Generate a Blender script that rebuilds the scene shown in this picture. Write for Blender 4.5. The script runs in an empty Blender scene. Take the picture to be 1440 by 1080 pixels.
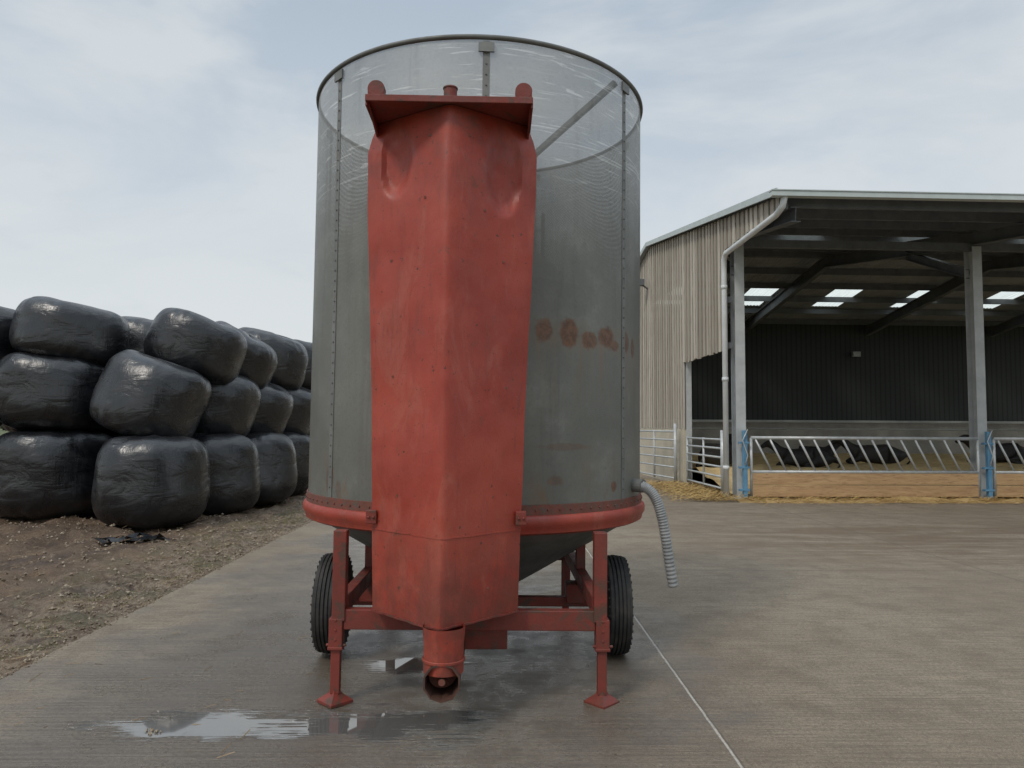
import bpy, math, random
from mathutils import Vector, Matrix, noise
random.seed(7)
scene=bpy.context.scene
scene.view_settings.view_transform='Standard'
scene.view_settings.look='None'
scene.view_settings.exposure=0
rad=math.radians

# ------------------------------------------------------------ node helpers
class NT:
    def __init__(s,nt): s.nt=nt; s.L=nt.links
    def n(s,t,**kw):
        x=s.nt.nodes.new(t)
        for k,v in kw.items(): setattr(x,k,v)
        return x
    def set(s,sock,v):
        if isinstance(v,bpy.types.NodeSocket): s.L.new(v,sock)
        else: sock.default_value=v
    def m(s,op,a,b=0.0,c=0.0,clamp=False):
        x=s.n('ShaderNodeMath',operation=op,use_clamp=clamp)
        s.set(x.inputs[0],a); s.set(x.inputs[1],b); s.set(x.inputs[2],c)
        return x.outputs[0]
    def mr(s,v,a,b,c=0.0,d=1.0,smooth=True):
        x=s.n('ShaderNodeMapRange',interpolation_type='SMOOTHSTEP' if smooth else 'LINEAR')
        s.set(x.inputs[0],v); x.inputs[1].default_value=a; x.inputs[2].default_value=b
        x.inputs[3].default_value=c; x.inputs[4].default_value=d
        return x.outputs[0]
    def mix(s,f,a,b,bt='MIX'):
        x=s.n('ShaderNodeMix',data_type='RGBA',blend_type=bt)
        s.set(x.inputs[0],f)
        for i,v in ((6,a),(7,b)):
            if isinstance(v,tuple) and len(v)==3: v=(*v,1)
            s.set(x.inputs[i],v)
        return x.outputs[2]
    def pos(s,kind='Object'):
        return s.n('ShaderNodeTexCoord').outputs[kind]
    def scale(s,v,sc):
        x=s.n('ShaderNodeMapping'); s.L.new(v,x.inputs[0]); x.inputs[3].default_value=sc
        return x.outputs[0]
    def noise(s,v,sc=1,det=4,rough=.55,dist=0):
        x=s.n('ShaderNodeTexNoise'); s.L.new(v,x.inputs['Vector'])
        x.inputs['Scale'].default_value=sc; x.inputs['Detail'].default_value=det
        x.inputs['Roughness'].default_value=rough; x.inputs['Distortion'].default_value=dist
        return x.outputs['Fac']
    def sep(s,v):
        x=s.n('ShaderNodeSeparateXYZ'); s.L.new(v,x.inputs[0]); return x.outputs
    def bump(s,h,st,dist=.01,nrm=None):
        x=s.n('ShaderNodeBump'); s.L.new(h,x.inputs['Height'])
        x.inputs['Strength'].default_value=st; x.inputs['Distance'].default_value=dist
        if nrm is not None: s.L.new(nrm,x.inputs['Normal'])
        return x.outputs[0]
def newmat(name):
    m=bpy.data.materials.new(name); m.use_nodes=True
    t=NT(m.node_tree); b=m.node_tree.nodes['Principled BSDF']
    return m,t,b
def pmat(name,c1,c2,sc=3,rough=.6,metal=0,bs=.3,bsc=40,bd=.004,stretch=(1,1,1),spec=.5,c3=None,c3t=(.6,.7)):
    m,t,b=newmat(name); p=t.scale(t.pos(),stretch)
    f=t.mr(t.noise(p,sc,6,.65),.3,.7)
    col=t.mix(f,c1,c2)
    if c3: col=t.mix(t.mr(t.noise(p,sc*2.3,8,.7,.6),c3t[0],c3t[1]),col,c3)
    t.set(b.inputs['Base Color'],col)
    t.set(b.inputs['Roughness'],t.mr(t.noise(p,sc*3,4),.3,.7,rough-.1,min(1,rough+.1)))
    b.inputs['Metallic'].default_value=metal; b.inputs['Specular IOR Level'].default_value=spec
    t.set(b.inputs['Normal'],t.bump(t.noise(p,bsc,5,.6),bs,bd))
    return m

# ------------------------------------------------------------ mesh helpers
def mk(name,V,F,mat,parent=None,smooth=False,uv=None,bevel=0):
    me=bpy.data.meshes.new(name); me.from_pydata([tuple(v) for v in V],[],F)
    me.materials.append(mat); me.update()
    if smooth:
        me.polygons.foreach_set('use_smooth',[True]*len(me.polygons))
    if uv:
        l=me.uv_layers.new(name='UVMap')
        for i,c in enumerate(uv): l.data[i].uv=c
    o=bpy.data.objects.new(name,me); scene.collection.objects.link(o)
    if parent:
        o.parent=parent; o.matrix_parent_inverse=Matrix.Translation(-parent.location)
    if bevel:
        b=o.modifiers.new('b','BEVEL'); b.width=bevel; b.segments=2; b.limit_method='ANGLE'
    return o
def empty(name,loc=(0,0,0)):
    e=bpy.data.objects.new(name,None); e.location=loc; scene.collection.objects.link(e); return e
class MB:
    def __init__(s): s.V=[]; s.F=[]
    def add(s,V,F):
        k=len(s.V); s.V+= [Vector(v) for v in V]; s.F+=[tuple(i+k for i in f) for f in F]
    def box(s,c,d,M=None):
        x,y,z=[i/2 for i in d]
        P=[Vector((a*x,b*y,e*z)) for a in(-1,1) for b in(-1,1) for e in(-1,1)]
        if M: P=[M@p for p in P]
        P=[p+Vector(c) for p in P]
        s.add(P,[(0,1,3,2),(4,6,7,5),(0,4,5,1),(2,3,7,6),(0,2,6,4),(1,5,7,3)])
    def bar(s,a,b,w,h,up=(0,0,1)):
        a=Vector(a);b=Vector(b);d=(b-a);L=d.length;d.normalize()
        u=Vector(up)
        if abs(d.dot(u))>.95: u=Vector((0,1,0))
        x=d.cross(u).normalized(); z=x.cross(d).normalized()
        M=Matrix((x,d,z)).transposed()
        s.box((a+b)/2,(w,L,h),M)
    def tube(s,pts,r,seg=12,cap=True):
        pts=[Vector(p) for p in pts]; rr=r if isinstance(r,(list,tuple)) else [r]*len(pts)
        V=[];F=[]; n=len(pts); prev=None
        for i,p in enumerate(pts):
            d=(pts[min(i+1,n-1)]-pts[max(i-1,0)]).normalized()
            if prev is None:
                u=Vector((0,0,1)) if abs(d.z)<.9 else Vector((0,1,0))
                x=d.cross(u).normalized()
            else: x=(prev-d*prev.dot(d)).normalized()
            prev=x; y=d.cross(x)
            for k in range(seg):
                a=2*math.pi*k/seg; V.append(p+(x*math.cos(a)+y*math.sin(a))*rr[i])
        for i in range(n-1):
            for k in range(seg):
                k2=(k+1)%seg; F.append((i*seg+k,i*seg+k2,(i+1)*seg+k2,(i+1)*seg+k))
        if cap:
            F.append(tuple(range(seg-1,-1,-1))); F.append(tuple((n-1)*seg+k for k in range(seg)))
        s.add(V,F)
    def lathe(s,c,prof,seg=64,axis='z',close=False):
        V=[];F=[];n=len(prof)
        for k in range(seg):
            a=2*math.pi*k/seg; ca,sa=math.cos(a),math.sin(a)
            for r,h in prof:
                if axis=='z': V.append(Vector((r*ca,r*sa,h))+Vector(c))
                elif axis=='x': V.append(Vector((h,r*ca,r*sa))+Vector(c))
                else: V.append(Vector((r*sa,h,r*ca))+Vector(c))
        rng=range(n) if close else range(n-1)
        for k in range(seg):
            k2=(k+1)%seg
            for i in rng:
                j=(i+1)%n
                F.append((k*n+i,k2*n+i,k2*n+j,k*n+j))
        s.add(V,F)
    def out(s,name,mat,parent=None,smooth=False,bevel=0):
        return mk(name,s.V,s.F,mat,parent,smooth,bevel=bevel)
def autosmooth(o,ang=35):
    me=o.data
    me.polygons.foreach_set('use_smooth',[True]*len(me.polygons))
    try: me.set_sharp_from_angle(angle=rad(ang))
    except Exception: pass

# ------------------------------------------------------------ camera
cam=bpy.data.cameras.new('camera'); co=bpy.data.objects.new('camera',cam); scene.collection.objects.link(co)
cam.lens=26; cam.sensor_width=36; cam.clip_end=3000; cam.clip_start=.05
co.matrix_world=Matrix.Translation((0,0,1.45))@Matrix.Rotation(-rad(.99),4,'Z')@Matrix.Rotation(rad(93.3),4,'X')@Matrix.Rotation(rad(.3),4,'Z')
scene.camera=co

# ------------------------------------------------------------ world
w=bpy.data.worlds.new('World'); scene.world=w; w.use_nodes=True
t=NT(w.node_tree); bg=w.node_tree.nodes['Background']
sky=t.n('ShaderNodeTexSky',sky_type='NISHITA'); sky.sun_disc=False
SE=48
sky.sun_elevation=rad(SE); sky.dust_density=2
g=t.pos('Generated'); sx,sy,sz=t.sep(g)
ramp=t.n('ShaderNodeValToRGB'); t.L.new(sz,ramp.inputs[0])
e=ramp.color_ramp.elements
e[0].position=0.0; e[0].color=(.82,.84,.83,1)
e[1].position=.55; e[1].color=(.44,.525,.62,1)
x=e.new(.12); x.color=(.75,.79,.80,1)
x=e.new(.28); x.color=(.60,.67,.735,1)
p=t.scale(g,(1,1,2.6))
n1=t.mr(t.noise(p,1.7,8,.56,.4),.42,.62)
n2=t.mr(t.noise(p,3.0,8,.58,.6),.48,.74)
c=t.mix(t.m('MULTIPLY',n1,.78),ramp.outputs[0],(.745,.78,.795))
c=t.mix(t.m('MULTIPLY',n2,.42),c,(.50,.57,.65))
boost=t.m('MULTIPLY',t.mr(sz,.5,.95,1,2.3),10.0)
vm=t.n('ShaderNodeVectorMath',operation='SCALE'); t.L.new(c,vm.inputs[0]); t.L.new(boost,vm.inputs['Scale'])
fin=t.mix(.90,sky.outputs[0],vm.outputs[0])
t.L.new(fin,bg.inputs[0]); bg.inputs[1].default_value=.1
sl=bpy.data.lights.new('sun','SUN'); sl.energy=1.4; sl.angle=rad(12); sl.color=(1,.93,.84)
so=bpy.data.objects.new('sun',sl); scene.collection.objects.link(so)
az=rad(-140)
d=Vector((math.sin(az)*math.cos(rad(SE)),math.cos(az)*math.cos(rad(SE)),math.sin(rad(SE))))
so.rotation_euler=d.to_track_quat('Z','Y').to_euler()
sky.sun_rotation=az

# ------------------------------------------------------------ ground materials
def ellipse(t,X,Y,cx,cy,a,b):
    u=t.m('DIVIDE',t.m('SUBTRACT',X,cx),a); v=t.m('DIVIDE',t.m('SUBTRACT',Y,cy),b)
    return t.m('SQRT',t.m('ADD',t.m('MULTIPLY',u,u),t.m('MULTIPLY',v,v)))
mc,t,b=newmat('concrete'); P=t.pos(); X,Y,Z=t.sep(P)
big=t.noise(P,.55,5,.6); med=t.noise(P,3.2,8,.7); fine=t.noise(P,48,5,.75); vf=t.noise(P,190,2,.6)
col=t.mix(t.mr(big,.35,.65),(.245,.192,.132),(.325,.265,.188))
col=t.mix(t.m('MULTIPLY',t.mr(med,.42,.66),.7),col,(.18,.138,.096))
col=t.mix(t.m('MULTIPLY',t.mr(fine,.42,.66),.75),col,(.115,.088,.063))
col=t.mix(t.m('MULTIPLY',t.mr(vf,.56,.70),.7),col,(.58,.51,.42))
vf2=t.noise(P,110,2,.6)
col=t.mix(t.m('MULTIPLY',t.mr(vf2,.60,.70),.8),col,(.07,.055,.043))
ms=t.noise(t.scale(P,(.35,1.6,1)),1.6,8,.7,.6)
tr_=t.noise(t.scale(P,(.5,7,1)),1.5,6,.7,.8)
md=t.m('MULTIPLY',t.mr(ellipse(t,X,Y,7.8,9.6,6.3,2.4),1.1,.5),t.mr(t.m('ADD',t.m('MULTIPLY',ms,.5),t.m('MULTIPLY',tr_,.5)),.42,.58))
col=t.mix(t.m('MULTIPLY',md,.85),col,(.135,.088,.052))
md2=t.m('MULTIPLY',t.mr(ellipse(t,X,Y,3.4,12,2.8,6),1.1,.4),t.mr(ms,.46,.66))
col=t.mix(t.m('MULTIPLY',md2,.7),col,(.18,.125,.08))
wp=t.n('ShaderNodeVectorMath',operation='ADD')
br=t.noise(t.scale(P,(.7,26,1)),3.0,4,.65)
brw=t.noise(t.scale(P,(.35,48,1)),2.0,4,.65)
col=t.mix(t.m('MULTIPLY',t.mr(br,.42,.62),.50),col,(.13,.105,.078))
col=t.mix(t.m('MULTIPLY',t.mr(brw,.5,.64),.45),col,(.10,.08,.06))
wn=t.m('MULTIPLY',t.m('SUBTRACT',t.noise(P,1.3,6,.6),.5),1.3)
wet=t.mr(t.m('ADD',ellipse(t,X,Y,-.75,4.4,2.0,2.6),wn),1.2,.6)
wet2=t.mr(t.m('ADD',ellipse(t,X,Y,-1.0,8,1.7,6),t.m('MULTIPLY',wn,1.6)),1.1,.5)
wet=t.m('MAXIMUM',wet,t.m('MULTIPLY',wet2,.8))
pn=t.m('MULTIPLY',t.m('SUBTRACT',t.noise(t.scale(P,(1,1.6,1)),3.2,5,.6),.5),2.2)
pn2=t.m('MULTIPLY',t.m('SUBTRACT',t.noise(t.scale(P,(.6,16,1)),3.8,4,.65),.5),2.4)
pe=t.m('MINIMUM',ellipse(t,X,Y,-1.35,3.70,.60,.19),ellipse(t,X,Y,-.52,3.70,.46,.22))
pe=t.m('MINIMUM',pe,ellipse(t,X,Y,-.55,4.6,.30,.18))
pe=t.m('ADD',t.m('ADD',pe,pn),pn2)
pud=t.mr(pe,.98,.76)
damp=t.mr(pe,2.1,.9)
wet=t.m('MAXIMUM',wet,damp)
wcol=t.mix(1.0,col,(.62,.62,.64),'MULTIPLY')
col=t.mix(wet,col,wcol)
col=t.mix(t.m('MULTIPLY',pud,.6),col,(.47,.46,.44))  # pale tint, metallic further down: puddle's sky reflection brightened through its colour
def line(X,x0,wd): return t.m('LESS_THAN',t.m('ABSOLUTE',t.m('SUBTRACT',X,x0)),wd)
jn=t.m('ADD',X,t.m('MULTIPLY',t.noise(P,9,3),.010))
j=line(jn,1.053,.006)
col=t.mix(t.m('MULTIPLY',j,t.mr(fine,.3,.6,.25,.8)),col,(.56,.53,.47))
j2=line(jn,1.066,.004)
col=t.mix(t.m('MULTIPLY',j2,.6),col,(.08,.065,.05))
right=t.m('GREATER_THAN',X,1.06)
jj=t.m('MULTIPLY',t.m('MAXIMUM',t.m('MAXIMUM',line(Y,7.6,.010),line(Y,12.6,.02)),line(X,5.0,.012)),right)
col=t.mix(t.m('MULTIPLY',jj,.6),col,(.10,.08,.06))
t.set(b.inputs['Base Color'],col)
ro=t.m('SUBTRACT',t.mr(med,.3,.7,.70,.86),t.m('MULTIPLY',wet,t.mr(med,.35,.65,.60,.36)))
ro=t.m('SUBTRACT',ro,t.m('MULTIPLY',pud,2.0)); ro=t.m('MAXIMUM',ro,.025)
t.set(b.inputs['Roughness'],ro)
t.set(b.inputs['Metallic'],t.m('MULTIPLY',pud,.70))
t.set(b.inputs['Specular IOR Level'],t.m('ADD',.4,t.m('MULTIPLY',wet,.5)))
h=t.m('ADD',t.m('ADD',t.m('MULTIPLY',br,1.0),t.m('MULTIPLY',brw,.8)),t.m('MULTIPLY',fine,.8))
h=t.m('MULTIPLY',h,t.m('SUBTRACT',1,t.m('MAXIMUM',pud,t.m('MULTIPLY',wet,.25))))
t.set(b.inputs['Normal'],t.bump(h,.8,.009))

ms_,t,b=newmat('earth'); P=t.pos(); X,Y,Z=t.sep(P)
col=t.mix(t.mr(t.noise(P,1.2,6,.65),.35,.65),(.175,.112,.067),(.080,.050,.031))
col=t.mix(t.mr(t.noise(P,9,6,.7),.5,.75),col,(.25,.172,.108))
col=t.mix(t.mr(t.noise(P,40,4,.7),.55,.7),col,(.05,.034,.023))
edge=t.m('MULTIPLY',t.mr(X,-4.6,-3.0),t.mr(t.noise(P,14,5,.7),.42,.6))
col=t.mix(t.m('MULTIPLY',edge,.7),col,(.34,.27,.19))
gr=t.m('MULTIPLY',t.mr(t.noise(P,2.2,5,.6),.48,.6),t.mr(X,-5,-3.2))
col=t.mix(t.m('MULTIPLY',gr,.6),col,(.095,.085,.035))
t.set(b.inputs['Base Color'],col)
t.set(b.inputs['Roughness'],t.mr(t.noise(P,2,5),.35,.65,.45,.95))
hh=t.m('ADD',t.noise(P,12,6,.7),t.m('MULTIPLY',t.noise(P,60,4,.7),.5))
t.set(b.inputs['Normal'],t.bump(hh,1.0,.05))
m_field=pmat('field_grass',(.07,.09,.03),(.11,.115,.05),.05,.9,0,.6,3,.1,c3=(.15,.12,.07))

G=300
mk('ground',[(-G*4,-G,-.08),(G*4,-G,-.08),(G*4,G*5,-.08),(-G*4,G*5,-.08)],[(0,1,2,3)],m_field)
V=[];F=[]
NY=400
for i in range(NY+1):
    y=-10+72*i/NY
    xe=-2.83+.03*noise.noise(Vector((0,y*1.7,0)))+.018*noise.noise(Vector((3,y*7,0)))
    V+=[(xe,y,0),(40,y,0),(xe-.01,y,-.12)]
for i in range(NY):
    a=i*3; F+=[(a,a+1,a+4,a+3),(a+2,a,a+3,a+5)]
mk('concrete_yard',V,F,mc)
def earthz(x,y):
    e0=min(1,max(0,(-2.83-x)/.35))
    z=-.035+e0*(.035+.06*noise.noise(Vector((x*.8,y*.8,0)))+.08*noise.noise(Vector((x*2.7,y*2.7,3)))+.05*noise.noise(Vector((x*7,y*7,9))))
    if -6<x: z+=.018*noise.noise(Vector((x*18,y*18,1)))
    return z
V=[];F=[];nx,ny=190,300
for j in range(ny+1):
    y=-2+ (j/ny)**1.35*44
    for i in range(nx+1):
        x=-2.79-(i/nx)**1.5*22
        V.append((x,y,earthz(x,y)))
for j in range(ny):
    for i in range(nx):
        a=j*(nx+1)+i; F.append((a,a+nx+1,a+nx+2,a+1))
mk('earth_verge',V,F,ms_,None,True)

m_grav=pmat('gravel_mat',(.36,.30,.22),(.13,.09,.06),6,.85,0,.4,60)
mb=MB()
def stone(x,y,s,z=None):
    if z is None: z=earthz(x,y)+.004 if x<-2.86 else .002
    R=Matrix.Rotation(random.random()*6,3,'Z')@Matrix.Rotation(random.random()*3,3,'X')
    sc=Vector((s*random.uniform(.7,1.4),s,s*random.uniform(.5,1)))
    P6=[R@Vector((q[0]*sc.x,q[1]*sc.y,q[2]*sc.z))+Vector((x,y,z)) for q in((1,0,0),(-1,0,0),(0,1,0),(0,-1,0),(0,0,1),(0,0,-1))]
    mb.add(P6,[(0,2,4),(2,1,4),(1,3,4),(3,0,4),(2,0,5),(1,2,5),(3,1,5),(0,3,5)])
for i in range(9000):
    if i<5000: stone(-2.80-abs(random.gauss(0,.5)),2+random.random()**1.3*16,random.uniform(.003,.014))
    else: stone(-2.9-random.random()*6,3+random.random()**1.2*9,random.uniform(.005,.026))
for i in range(260): stone(random.uniform(-2.8,4.5),random.uniform(3.0,10),random.uniform(.0015,.0045))
for i in range(14): stone(-1.62+random.gauss(0,.018),3.62+random.gauss(0,.012),random.uniform(.004,.012),.005)
mb.out('gravel',m_grav)
m_straw=pmat('straw_mat',(.52,.36,.14),(.34,.22,.08),5,.8,0,.3,50)
m_strawd=pmat('dirty_straw_mat',(.28,.20,.11),(.13,.09,.055),5,.8,0,.3,50)
def blade(mb,x,y,z,L,wd=.0035):
    a=random.random()*math.pi; dz=random.uniform(-.2,.4)*L
    dx,dy=math.cos(a)*L/2,math.sin(a)*L/2; px,py=-math.sin(a)*wd,math.cos(a)*wd
    mb.add([(x-dx-px,y-dy-py,z),(x-dx+px,y-dy+py,z+.003),(x+dx+px,y+dy+py,z+dz+.003),(x+dx-px,y+dy-py,z+dz)],[(0,1,2,3)])
mb=MB()
for i in range(9000):
    x=random.uniform(4.9,26); y=14.75-abs(random.gauss(0,.25)); blade(mb,x,y+(x-4.65)*.026,.01+random.random()*.06*max(0,1-(14.75-y)*2),random.uniform(.06,.25))
for i in range(4500):
    x=random.gauss(4.25,.4); y=random.uniform(14.4,18.8); blade(mb,x,y,.01+random.random()*.09,random.uniform(.06,.24))
mb.out('straw',m_straw)
mb=MB()
for i in range(1800):
    x=-2.85-abs(random.gauss(0,1.4)); y=random.uniform(3.2,15); blade(mb,x,y,earthz(x,y)+.012,random.uniform(.02,.10),.002)
for i in range(30):
    x=random.uniform(-2.7,-1.0); y=random.uniform(3.3,5.5); blade(mb,x,y,.003,random.uniform(.03,.09),.0016)
mb.out('plant_litter',m_strawd)
m_grass=pmat('verge_grass',(.10,.115,.035),(.17,.15,.06),5,.85)
mb=MB()
for i in range(150):
    x0=-2.95-abs(random.gauss(0,.45)); y0=random.uniform(3.4,14); 
    for k in range(16):
        x=x0+random.gauss(0,.03); y=y0+random.gauss(0,.03); z=earthz(x,y)-.005; hh_=random.uniform(.012,.045); a=random.random()*6.28
        lx,ly=math.cos(a)*hh_*.7,math.sin(a)*hh_*.7
        mb.add([(x-.0025,y,z),(x+.0025,y,z),(x+lx,y+ly,z+hh_)],[(0,1,2)])
mb.out('grass_tufts',m_grass)
m_strawbed=pmat('straw_bed',(.60,.42,.18),(.40,.26,.11),4,.9,0,1,50,.03)
m_bedin=pmat('straw_bedding_mat',(.86,.66,.34),(.66,.46,.22),3,.95,0,1,50,.03)  # straw raised in colour to stand in for light on the barn floor
n=240
V=[];F=[]
for i in range(n+1):
    x=4.7+i*.09
    for j in range(7):
        yy=14.25+j*.13+(x-4.65)*.026; hgt=.10*math.sin(math.pi*j/6)*(.6+.8*noise.noise(Vector((x*2,j*.5,0))))
        V.append((x,yy,hgt-.012))
for i in range(n):
    for j in range(6):
        a=i*7+j; F.append((a,a+7,a+8,a+1))
mk('straw_bank',V,F,m_strawbed,None,True)

# ------------------------------------------------------------ silage bales
mbale,t,b=newmat('black_bale_wrap'); P=t.pos()
w1=t.noise(t.scale(P,(1.0,1.0,2.0)),2.2,4,.5,1.0); w2=t.noise(t.scale(P,(7,7,.9)),3,5,.6,.6)
w3=t.noise(t.scale(P,(2.5,2.5,14)),2.5,3,.5,.8)
dust=t.mr(t.noise(P,2.2,8,.7),.48,.78)
t.set(b.inputs['Base Color'],t.mix(t.m('MULTIPLY',dust,.55),(.007,.008,.010),(.045,.045,.046)))
t.set(b.inputs['Roughness'],t.mr(w1,.3,.7,.22,.42))
b.inputs['Specular IOR Level'].default_value=.75
h=t.m('ADD',t.m('ADD',w1,t.m('MULTIPLY',w2,.24)),t.m('MULTIPLY',w3,.09))
t.set(b.inputs['Normal'],t.bump(h,.55,.040))
def bale(x,y,z,r=.78,h=1.28,ty=0,tx=0,seed=0):
    NSEG,NP=120,56; V=[];F=[]
    rs=random.Random(seed); off=Vector((seed*3.7,seed*1.3,0)); yaw=rs.random()*6
    sag=rs.uniform(.02,.11); npl=rs.randint(15,24); sx=rs.uniform(.96,1.05)
    R=Matrix.Rotation(rad(ty),3,'Y')@Matrix.Rotation(rad(tx),3,'X')@Matrix.Rotation(yaw,3,'Z')
    shx,shy=rs.uniform(-.07,.07),rs.uniform(-.07,.07); ex=rs.uniform(.27,.38)
    def pw(v,k): return math.copysign(abs(v)**k,v)
    for j in range(NP+1):
        ph=-math.pi/2+math.pi*(j/NP)
        rr=pw(math.cos(ph),ex)*r; zz=pw(math.sin(ph),.60)*h/2
        for i in range(NSEG):
            th=2*math.pi*i/NSEG
            q=Vector((math.cos(th),math.sin(th),zz))
            edge=math.exp(-((abs(zz)/(h/2)-.84)/.16)**2)
            k=sx+.09*noise.noise(q*1.0+off)+.022*noise.noise(q*2.6+off)
            k+=.018*edge*math.sin(npl*th+3*noise.noise(q*2+off))*(.4+noise.noise(q*1.5+off*2)*1.2)
            k+=.05*(1-(zz/(h/2))**2)*.8-.02
            k+=.006*noise.noise(Vector((th*1.3,zz*8,seed)))
            k+=sag*max(0,-zz/(h/2))*(1-abs(zz)/(h/2))*1.2
            zt=zz*(1+.07*noise.noise(Vector((q.x*1.3,q.y*1.3,seed+5))))
            if abs(zz)>h*.44: zt+=.025*noise.noise(Vector((q.x*3*rr,q.y*3*rr,seed)))
            V.append(R@Vector((q.x*rr*k+shx*zz,q.y*rr*k+shy*zz,zt)))
    mz=min(v.z for v in V)
    V=[v+Vector((0,0,-mz-.02)) for v in V]
    for j in range(NP):
        for i in range(NSEG):
            i2=(i+1)%NSEG; F.append((j*NSEG+i,j*NSEG+i2,(j+1)*NSEG+i2,(j+1)*NSEG+i))
    o=mk('silage_bale',V,F,mbale,None,True); o.location=(x,y,z); return o
BL=[
(-5.0,10.85,0,.76,1.27,1,2),(-4.78,12.4,0,.79,1.3,1,0),(-4.62,13.95,0,.79,1.3,0,0),(-4.62,15.5,0,.77,1.3,0,0),(-4.6,17.05,0,.8,1.3,0,0),(-4.6,18.6,0,.8,1.3,0,0),(-4.65,20.2,0,.8,1.3,0,0),
(-7.0,11.85,0,.88,1.36,0,0),(-9.0,12.0,0,.88,1.3,0,0),(-6.45,13.5,0,.8,1.34,0,0),(-6.3,15.1,0,.8,1.3,0,0),(-8.1,13.7,0,.8,1.34,0,0),(-6.3,16.7,0,.8,1.3,0,0),(-6.3,18.3,0,.8,1.3,0,0),(-10.8,12.2,0,.88,1.3,0,0),
(-7.05,11.9,1.29,.87,1.18,2,-4),(-8.95,12.1,1.27,.86,1.2,-3,0),(-5.26,11.30,1.12,.76,1.20,20,-5),(-5.0,12.95,1.16,.77,1.18,15,0),(-4.85,14.45,1.1,.76,1.14,18,0),(-4.72,15.95,1.12,.78,1.16,22,0),(-4.7,17.5,1.2,.78,1.15,10,0),(-4.7,19.1,1.2,.78,1.15,5,0),
(-6.6,13.6,1.27,.8,1.2,0,0),(-6.5,15.2,1.27,.8,1.2,4,0),(-6.5,16.8,1.27,.8,1.2,0,0),(-8.2,13.8,1.27,.8,1.2,0,0),(-10.8,12.3,1.27,.88,1.2,0,0),
(-6.90,12.0,2.36,.82,.96,9,-3),(-8.60,12.2,2.36,.80,1.02,8,0),(-6.50,13.9,2.34,.76,1.02,8,0),(-5.05,12.35,2.12,.74,.97,19,-4),(-4.9,13.9,2.10,.70,.92,29,0),(-4.85,15.5,2.18,.75,1.1,16,0),(-4.72,17.1,2.25,.75,1.12,5,0),(-4.75,18.7,2.28,.76,1.12,0,0),
(-6.4,15.5,2.40,.78,1.06,-5,0),(-6.4,17.1,2.45,.78,1.1,5,0),(-8.3,14,2.45,.8,1.05,0,0)]
for i,bb in enumerate(BL): bale(*bb,seed=i+1)
rs=random.Random(3); V=[];F=[]
for j in range(9):
    for i in range(15):
        x=-4.95+i*.055+.03*rs.random(); y=9.05+j*.075+ .06*math.sin(i)
        V.append((x,y,earthz(x,y)+.02+.09*abs(noise.noise(Vector((x*6,y*7,2))))+.02*rs.random()))
for j in range(8):
    for i in range(14):
        if rs.random()<.72: a=j*15+i; F.append((a,a+1,a+16,a+15))
mk('plastic_scrap',V,F,mbale,None,True)

# ------------------------------------------------------------ GRAIN DRYER
CX,CY=-.165,5.2; RD=1.128
dry=empty('mobile_grain_dryer',(CX,CY,0))
mred,t,b=newmat('worn_red_paint'); P=t.pos(); X,Y,Z=t.sep(P)
c=t.mix(t.mr(t.noise(P,2.0,7,.6),.35,.65),(.275,.033,.018),(.355,.054,.030))
c=t.mix(t.m('MULTIPLY',t.mr(t.noise(t.scale(P,(2,2,.9)),2.2,9,.72,.7),.50,.66),.45),c,(.37,.105,.070))
st=t.noise(t.scale(P,(5,5,.9)),2.5,8,.72,.4)
c=t.mix(t.m('MULTIPLY',t.mr(st,.52,.72),.5),c,(.15,.036,.024))
st2=t.noise(t.scale(P,(26,26,.9)),2.0,5,.6)
c=t.mix(t.m('MULTIPLY',t.mr(st2,.62,.74),.4),c,(.11,.045,.028))
scr=t.noise(t.scale(P,(9,9,26)),2.0,5,.7,2.5)
c=t.mix(t.m('MULTIPLY',t.mr(scr,.67,.72),.4),c,(.44,.20,.16))
sp=t.noise(P,34,5,.65)
c=t.mix(t.mr(sp,.65,.685),c,(.075,.03,.02))
sp3=t.noise(P,90,3,.6)
c=t.mix(t.m('MULTIPLY',t.mr(sp3,.66,.70),.8),c,(.09,.038,.028))
sp2=t.noise(P,4.5,10,.85)
c=t.mix(t.m('MULTIPLY',t.mr(sp2,.585,.645),.75),c,(.14,.05,.030))
low=t.m('MULTIPLY',t.mr(Z,1.15,.45),t.mr(t.noise(P,6,8,.75),.34,.6))
c=t.mix(t.m('MULTIPLY',low,.75),c,(.135,.038,.025))
hi=t.m('MULTIPLY',t.mr(Z,2.4,3.05),t.mr(t.noise(P,5,8,.75),.42,.62))
c=t.mix(t.m('MULTIPLY',hi,.55),c,(.15,.045,.033))
t.set(b.inputs['Base Color'],c)
t.set(b.inputs['Roughness'],t.mr(t.noise(P,7,6,.65),.3,.7,.36,.64))
t.set(b.inputs['Normal'],t.bump(t.m('ADD',t.noise(P,2.6,2),t.m('MULTIPLY',t.noise(P,60,4,.7),.06)),.7,.022))
mdr=pmat('dirty_red_frame',(.20,.032,.020),(.13,.027,.019),4,.6,0,.4,60,c3=(.085,.04,.027),c3t=(.5,.62))
mrust=pmat('rusty_band',(.13,.055,.038),(.19,.055,.037),9,.75,.1,.5,70,c3=(.10,.075,.06),c3t=(.5,.65))
mauger=pmat('auger_dark_rust',(.065,.035,.026),(.10,.045,.03),12,.7,.2,.5,70)  # rust, darkened so the tube's inner shade is in the colour
mgal=pmat('galvanised_steel',(.50,.52,.52),(.38,.40,.40),7,.45,.25,.2,60)
mgrey=pmat('dull_grey_steel',(.16,.162,.152),(.11,.112,.104),5,.6,.2,.3,50,c3=(.15,.10,.07),c3t=(.62,.75))
minner=pmat('inner_steel',(.12,.122,.115),(.09,.092,.086),3,.7,.1,.3,50)
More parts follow.
